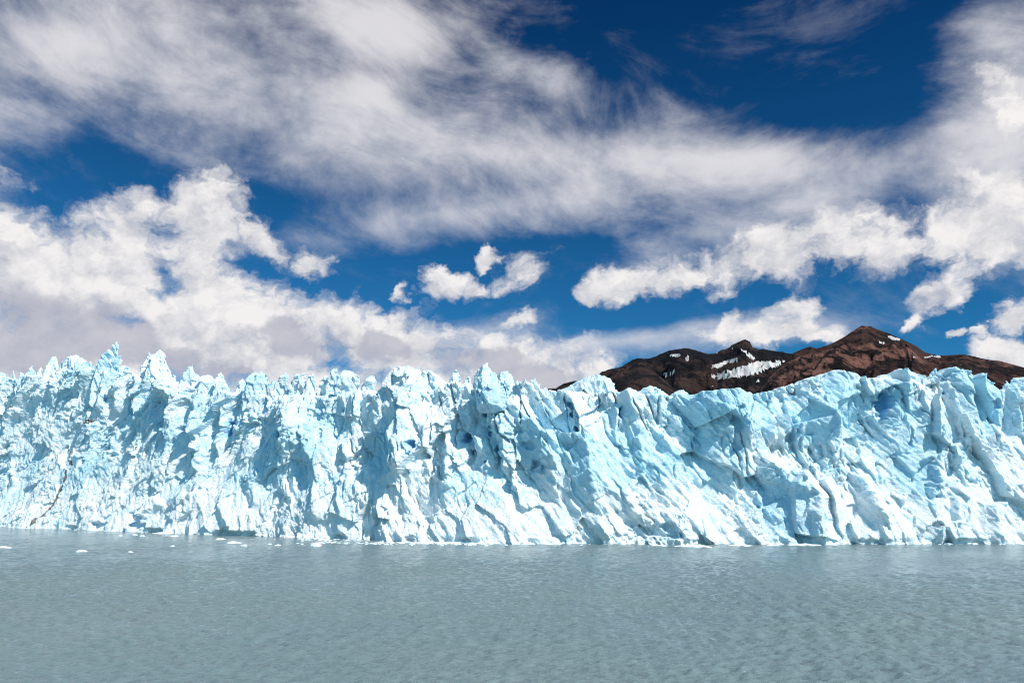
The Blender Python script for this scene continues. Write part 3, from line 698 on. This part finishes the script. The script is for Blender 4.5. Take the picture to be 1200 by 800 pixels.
def build_serac(label, depth, T, outline, seed):
    depth = depth + (0 if label and ('boulder' in label or 'dome' in label) else 5)
    blade = not (label and ('dome' in label or 'boulder' in label))
    a = np.array(outline, float)
    s_, z_ = front_sz(a[:, 0], a[:, 1], fixed=depth - 0.4 * T)
    h = 0.3
    z_ = z_.copy(); low = z_ < z_.min() + 1.5
    z_[low] -= 0.0 if label and 'boulder' in label else 16.0; s_[low] += (s_[low] - s_.mean()) * 0.35
    T = T * 0.75
    sg_ = np.arange(s_.min() - 2, s_.max() + 2, h); zg_ = np.arange(z_.min() - 2, z_.max() + 2, h)
    U, V = np.meshgrid(sg_, zg_, indexing='ij')
    d = poly_sd(U + .32 * fbm(U / 1.8, V / 3.0, 4, seed), V + .35 * fbm(U / 1.8, V / 1.8, 4, seed + 3), list(zip(s_, z_)))
    rng = random.Random(seed)
    a1, b1 = rot2(U, V, -72)
    ins = d < 0
    any_ = ins.any(0)
    left = np.where(any_, sg_[ins.argmax(0)], 0); right = np.where(any_, sg_[len(sg_) - 1 - ins[::-1].argmax(0)], 0)
    kl, kr = rng.uniform(0.9, 1.5), rng.uniform(0.7, 1.1)
    if not blade: kl, kr = 1.6, 1.5
    def side(sd):
        f = blocks(a1 / 8.0 + sd, b1 / 2.4, seed + sd, 0.5, 1.6) - facets(a1 / 6.5 + sd, b1 / 2.0, seed + sd, 0.9, 1.6, 0.9) * 1.0 - facets(a1 / 2.8, b1 / 0.9 + sd, seed + sd + 1, 0.9, 1.6, 0.8) * 0.5
        roof = np.minimum((U - left[None, :]) * kl, (right[None, :] - U) * kr)
        roof = np.minimum(np.minimum(roof, -d * 2.4), T * (1.3 if blade else 1.0) + 0.12 * (zg_.max() - V))
        return np.where(ins, roof, -d * 2.0) + f * np.clip(-d / 0.9, 0, 1)
    pf, pb = side(5), side(9)
    ng_ = np.arange(-pf.max() - 1, pb.max() + 1, h)
    sd = np.maximum(-ng_[None, :, None] - pf[:, None, :], ng_[None, :, None] - pb[:, None, :])
    sd = np.maximum(sd, d[:, None, :])
    p, q = to_quads(np.clip(sd, -4, 4))
    s = p[:, 0] * h + sg_[0]; n = p[:, 1] * h + ng_[0] + depth; z = p[:, 2] * h + zg_[0]
    x, y = curve(s, n)
    me = mesh_from('serac', np.stack([x, y, z], 1) - GL, q, ICE)
    ice_attrs(me, s, z, np.full(len(s), 0.22 if label and 'teal' in label else 0.06))
    o = link('serac', me, glacier)
    if label: o['label'] = label
for k, (lb, dp, T, ol) in enumerate(SERACS): build_serac(lb, dp, T, ol, 300 + 17 * k)

# the ice field running back from the edge
def build_field():
    su = np.linspace(0, S_LEN, 160); nu = np.linspace(34, 400, 60)
    A, B = np.meshgrid(su, nu, indexing='ij')
    zt = np.interp(A, sg, ZTOP)
    z = np.minimum(zt, 55) - 14 + 5 * facets(A / 16, B / 16, 131, 0.8, 1.0, 0.9)
    x, y = curve(A.ravel(), B.ravel())
    v = np.stack([x, y, z.ravel()], 1) - GL
    me = mesh_from('ice_field', v, grid_faces(160, 60), ICE)
    ice_attrs(me, A.ravel(), z.ravel(), np.zeros(A.size))
    link('ice_field', me, glacier)
build_field()

# ------------------------------------------------------------------ mountains
def build_mountain(name, sky, r0, slope, mat, seed, snow, craggy, detail=1.0, knoll=None):
    sk = np.array(sky, float)
    az, el = px_azel(sk[:, 0], sk[:, 1])
    na, nr = 900, 260
    au = np.linspace(az[0], az[-1], na); ru = np.concatenate([np.linspace(-0.55, 0.0, 200), np.linspace(0.0, 0.25, 61)[1:]]) * r0
    nr = len(ru)
    A, D = np.meshgrid(au, ru, indexing='ij')
    X, Y = (r0 + D) * np.sin(A), (r0 + D) * np.cos(A)
    top = np.interp(A, az, np.tan(el)) * r0
    # gullies and spurs run down from the crest
    w = 140 * detail
    U = r0 * A
    wob = 160 * fbm(U / 700, D / 500, 3, seed + 5)
    spur = fbm((U + wob) / (w * 2.4), D / (w * 5), 4, seed, 0.5, ridged=True)
    bumpy = fbm(X / 260, Y / 260, 6, seed + 7, 0.55)
    t = np.clip(-D / (0.10 * r0), 0, 1)
    front = np.where(D < 0, D * slope * (0.75 + 0.35 * t), -D * 0.6)
    amp = np.clip(np.abs(D) / (0.06 * r0), 0.0, 1)
    Z = top + CAM_H + front + amp * (spur * 62 * detail + bumpy * 46 * detail - 34) + (1 - amp) * craggy * fbm(U / 110, D / 110, 5, seed + 9, 0.45)
    if knoll:
        for (kx, ky, wx, rr, hh) in knoll:
            ka, ke = px_azel(kx, ky)
            rk = r0 + rr
            peak = CAM_H + math.tan(float(ke)) * rk
            dd = np.hypot((A - ka) * rk / wx, (D - rr) / (wx * 1.3))
            kz = peak - hh * (np.sqrt(dd * dd + 0.05) - 0.22) + bumpy * 12
            Z = np.maximum(Z, kz)
    v = np.stack([X, Y, Z], -1).reshape(-1, 3)
    f = grid_faces(na, nr)
    # snow patches where the photograph has them, broken up by rough ground
    hd = np.hypot(X, Y); el_ = np.arctan2(Z - CAM_H, hd)
    sn = np.full(X.shape, -1.0)
    nz_ = 0.6 * fbm(U / 80, Z / 34, 3, seed + 11, 0.5)
    for poly, soft in snow:
        pa, pe = px_azel(np.array([p[0] for p in poly], float), np.array([p[1] for p in poly], float))
        d = poly_sd(A * 933, el_ * 933, list(zip(pa * 933, pe * 933)))
        sn = np.maximum(sn, -d - soft * nz_)
    vis = (D < 0.004 * r0)
    m = ((sn > 0) & vis).reshape(-1)[f].mean(1) > 0.5
    obj = None
    for nm, mask, mt in ((name, ~m, mat), ('snowfield', m, SNOW)):
        vv, ff, used = submesh(v, f, mask)
        me = mesh_from(nm, vv, ff, mt)
        tone = fbm(X / 500, Y / 500 + Z / 200, 4, seed + 13).reshape(-1)[used]
        put_attr(me, 'tone', tone)
        o = link(nm, me, obj)
        if obj is None: obj = o
        else: o['label'] = 'patches of old white snow in the hollows'
    obj['kind'] = 'structure'
    return obj
BROWN = mat_rock('brown_rock', (0.080, 0.038, 0.030), (0.29, 0.132, 0.100), (0.010, 0.008, 0.010), 0.006)
DARK = mat_rock('dark_rock', (0.012, 0.010, 0.013), (0.060, 0.034, 0.028), (0.005, 0.005, 0.008), 0.004)
mb = build_mountain('brown_mountain', [(870, 475), (880, 468), (888, 460), (900, 443), (915, 428), (930, 413.5), (940, 409.5), (949, 406), (957, 408), (975, 402.5), (992, 393), (1001, 387), (1009, 382), (1020, 382), (1027, 385), (1042, 390.6), (1057, 397), (1074, 406), (1084, 413), (1100, 416),
     (1128, 415), (1148, 419), (1170, 423), (1200, 430), (1260, 440), (1340, 452)], 3600, 0.62, BROWN, 700,
     [([(1038, 394), (1044, 392.5), (1055, 397), (1054, 400), (1046, 399)], 1.2), ([(1031, 399.5), (1037, 401), (1036, 403.5), (1030, 402)], .8), ([(1057, 411), (1064, 412), (1063, 413.5)], .6), ([(1068, 417), (1075, 417), (1072, 420)], .8), ([(1082, 418), (1090, 416.5), (1094, 418), (1084, 420)], .8), ([(1091, 416), (1104, 416.5), (1102, 419.5), (1096, 418.5)], .8)], 3, 0.8)
mb['label'] = 'bare reddish brown peak with small snow patches behind the ice'; mb['category'] = 'mountain'
md = build_mountain('dark_mountain', [(430, 462), (490, 458), (500, 453), (507, 450), (514, 456), (560, 462), (630, 460), (655, 452), (680, 445), (703, 437), (715, 433), (727, 428), (742, 422), (752, 421), (768, 417), (785, 410), (798, 408.6), (811, 410), (829, 413), (840, 413), (850, 411), (856, 407), (861, 402), (870, 397), (874, 396.5), (878.5, 399), (882, 407), (889, 410),
     (894, 409), (905, 411), (924, 414), (945, 414), (1000, 420), (1060, 430)], 5200, 0.62, DARK, 800,
     [([(826, 441), (838, 437), (855, 432), (870, 428), (885, 423), (915, 422), (925, 423), (905, 432), (890, 438), (868, 442), (845, 445)], 1.2), ([(824, 432), (836, 427), (850, 422), (866, 418), (864, 424), (850, 428), (838, 432)], 1.6), ([(868, 408), (878, 413), (886, 420), (882, 422), (873, 415)], 2.0),
      ([(782, 414), (798, 413), (797, 419), (786, 418)], 2.2), ([(803, 417), (807, 416), (807, 424), (803, 423)], 1.5), ([(772, 434), (782, 437), (794, 431), (799, 433), (790, 438), (782, 442)], 2.0), ([(848, 411), (854, 411), (853, 413)], .6), ([(838, 413), (844, 413), (842, 415)], .6), ([(857, 407), (860, 408), (858, 410)], .6), ([(873, 402), (877, 403), (875, 405)], .6),
      ([(882, 446), (893, 442), (896, 443), (886, 448)], 1.5), ([(806, 431), (812, 430), (810, 434)], 1.2), ([(766, 416), (770, 416), (768, 418)], .6), ([(828, 452), (840, 451), (834, 454)], 1.2)], 14, 1.1, knoll=[(753, 427, 150, -1300, 150), (905, 446, 120, -1250, 120)])
md['label'] = 'black craggy mountain with long white snowfields left of the brown peak'; md['category'] = 'mountain'

# ------------------------------------------------------------------ water
def build_water():
    rng = np.random.RandomState(5)
    r = [40.0]
    while r[-1] < 560: r.append(r[-1] + max(0.22, 0.0026 * r[-1]))
    far = np.geomspace(560, 30000, 40)[1:]
    r = np.concatenate([[0.5, 10, 20, 28, 34], r, far])
    az = np.concatenate([np.linspace(-180, -44, 60)[:-1], np.linspace(-44, 44, 1150), np.linspace(44, 180, 60)[1:]])
    az = np.radians(az)
    A, Rr = np.meshgrid(az, r, indexing='ij')
    X, Y = (Rr * np.sin(A)).astype(np.float32), (Rr * np.cos(A)).astype(np.float32)
    Z = np.zeros_like(X)
    gust = 0.75 + 0.5 * fbm(X / 60, Y / 90, 3, 901)
    sp = np.maximum(0.22, 0.0026 * Rr)
    for k in range(110):
        lam = 0.6 * 6.5 ** rng.rand()
        th = math.radians(108 + rng.normal() * 38)
        ph = rng.rand() * 6.28
        amp = 0.0110 * lam ** 0.85
        ok = np.clip((lam / sp - 2.5) / 2.0, 0, 1)
        k_ = 2 * math.pi / lam
        Z += amp * ok * np.sin(k_ * (X * math.cos(th) + Y * math.sin(th)) + ph)
    Z *= gust * (Rr < 620)
    v = np.stack([X, Y, Z], -1).reshape(-1, 3)
    me = mesh_from('water', v, grid_faces(len(az), len(r)), WATER)
    link('water', me, kind='structure')
build_water()
# lake bed / terrain under everything
me = mesh_from('ground', np.array([(-30000, -30000, -30), (30000, -30000, -30), (30000, 30000, -30), (-30000, 30000, -30)], float), np.array([[0, 1, 2, 3]]), DIRT)
link('ground', me, kind='structure')

# ------------------------------------------------------------------ floating ice
def floe_mesh(length, width, height, seed):
    rng = random.Random(seed)
    nu, nv = 36, 9
    ang = np.linspace(0, 2 * math.pi, nu, endpoint=False)
    rad = 1 + 0.22 * np.sin(2 * ang + rng.random() * 6) + 0.16 * np.sin(3 * ang + rng.random() * 6) + 0.10 * np.sin(7 * ang + rng.random() * 6)
    vs = []
    pk, pv = rng.random() * 6.28, 0.3 + 0.4 * rng.random()
    for j in range(nv):
        t = j / (nv - 1)
        rr = (1 - 0.98 * t ** 1.6)
        zz = (-0.35 + 1.35 * t ** 0.7) * height
        x = np.cos(ang) * rad * rr * length / 2 + t * pv * math.cos(pk) * length * .25; y = np.sin(ang) * rad * rr * width / 2
        f = facets(x / (length * .22) + seed, y / (width * .4) + t, seed, .9, 1.4, .8)
        vs.append(np.stack([x, y, zz * (1 + 0.45 * f * (t > 0.15))], 1))
    v = np.concatenate(vs)
    f = [[j * nu + i, j * nu + (i + 1) % nu, (j + 1) * nu + (i + 1) % nu, (j + 1) * nu + i] for j in range(nv - 1) for i in range(nu)]
    return mesh_from('ice_floe', v, f, FLOE, smooth=False)
FLOES = [  # px, py, length px, height px, label
    (5, 641.5, 14, 1.6, 'flat white floe at the left edge of the lake'),
    (95, 646, 12, 1.8, 'lone oval white floe farthest from the ice on the left water'),
    (141, 627.5, 4, 1.0, 'tiny floe just off the ice foot, left of a close pair'),
    (158, 626.5, 5, 1.1, 'small floe, left one of a close pair near the ice foot'),
    (167, 627.8, 5, 1.1, 'small floe, right one of a close pair near the ice foot'),
    (194, 624.6, 24, 1.5, 'long thin floe close under the shaded ice foot'),
    (204, 628, 7, 1.0, 'small floe just in front of the long thin left floe'),
    (202, 640, 5, 1.2, 'small floe alone on open water behind and right of the lone oval floe'),
    (259, 631.5, 10, 1.4, 'low floe behind the pair of white floes left of centre'),
    (275, 636, 13, 2.0, 'larger white floe of the pair left of centre'),
    (286, 639, 8, 1.4, 'smaller floe touching in front of the larger white floe'),
    (316, 637.5, 4, 1.0, 'tiny floe left of another tiny one between two bigger floes'),
    (325, 639, 6, 1.3, 'tiny floe midway between the white pair and the peaked floe'),
    (371, 639.5, 13, 4.2, 'peaked white floe with a raised corner, tallest on the water'),
    (153, 646.5, 5, 1.0, 'tiny floe alone on open water right of the lone oval floe'),
    (553, 638.2, 9, 1.8, 'small lumpy floe in front of the bright ice foot at centre'),
    (772, 639, 16, 1.3, 'thin floe, leftmost in the row under the right ice wall'),
    (812, 640, 38, 1.8, 'longest white floe lying in the row under the right ice wall'),
    (870, 639, 22, 1.5, 'medium flat floe right of the longest floe'),
    (905, 638.8, 12, 1.1, 'short flat floe under the dark overhanging ice'),
    (942, 638.2, 30, 1.6, 'long flat floe just right of the dark overhang'),
    (972, 638, 14, 1.2, 'short floe ending the row beside the long flat one'),
]
for k, (px, py, ln, hp, lab) in enumerate(FLOES):
    x, y = px_ground(px, py); d = math.hypot(x, y); mpp = d / F_PX
    me = floe_mesh(ln * mpp, max(2.0, min(ln * mpp * .8, 5.0)), hp * mpp, 1000 + k)
    link('ice_floe', me, label=lab, category='ice floe', group='ice floes on the lake').location = (float(x), float(y), 0.0)
    o = COL.objects[-1]; o.rotation_euler = (0, 0, math.atan2(-x, y))

# crumbled ice afloat along the foot of the wall, past counting
def build_brash():
    rng = random.Random(77); V, Fc = [], []
    base = [(-1, -1, -.4), (1, -1, -.4), (1, 1, -.4), (-1, 1, -.4), (-.7, -.6, .5), (.6, -.8, .35), (.75, .6, .6), (-.55, .7, .4)]
    fs = [(0, 1, 5, 4), (1, 2, 6, 5), (2, 3, 7, 6), (3, 0, 4, 7), (4, 5, 6, 7)]
    for k in range(1900):
        r = rng.random()
        if r < .5: px = rng.gauss(560, 75); lo, sp = 635.2, 1.9
        elif r < .62: px = rng.gauss(430, 40); lo, sp = 631.0, 3.0
        elif r < .9: px = rng.gauss(1130, 70); lo, sp = 635.6, 1.2
        else: px = rng.uniform(30, 1190); lo, sp = np.interp(px, wl[:, 0], wl[:, 1]) + .8, 1.5
        lo = max(lo, float(np.interp(px, wl[:, 0], wl[:, 1])) + .3)
        py = lo + abs(rng.gauss(0, 1)) * sp * .6
        x, y = px_ground(px, py); sz = .15 + .55 * rng.random() ** 3; a = rng.random() * 6.3
        b = len(V)
        for (p, q, w) in base:
            p, q, w = p * (1 + .5 * rng.random()) * sz * 1.5, q * sz, w * sz * (.5 + .8 * rng.random())
            V.append((x + p * math.cos(a) - q * math.sin(a), y + p * math.sin(a) + q * math.cos(a), w))
        Fc += [tuple(b + i for i in f) for f in fs]
    link('brash_ice', mesh_from('brash_ice', np.array(V), Fc, FLOE, smooth=False), kind='stuff', label='line of crumbled white ice afloat at the foot of the wall', category='ice')
build_brash()

# ------------------------------------------------------------------ picture settings
scn.view_settings.view_transform = 'Standard'; scn.view_settings.look = 'None'
scn.view_settings.exposure = 0.27; scn.view_settings.gamma = 1.0
scn.render.engine = 'CYCLES'
scn.cycles.use_denoising = True
scn.cycles.pixel_filter_type = 'BLACKMAN_HARRIS'; scn.cycles.filter_width = 1.05
scn.cycles.sample_clamp_direct = 4.0; scn.cycles.sample_clamp_indirect = 3.0
scn.cycles.max_bounces = 6; scn.cycles.diffuse_bounces = 4
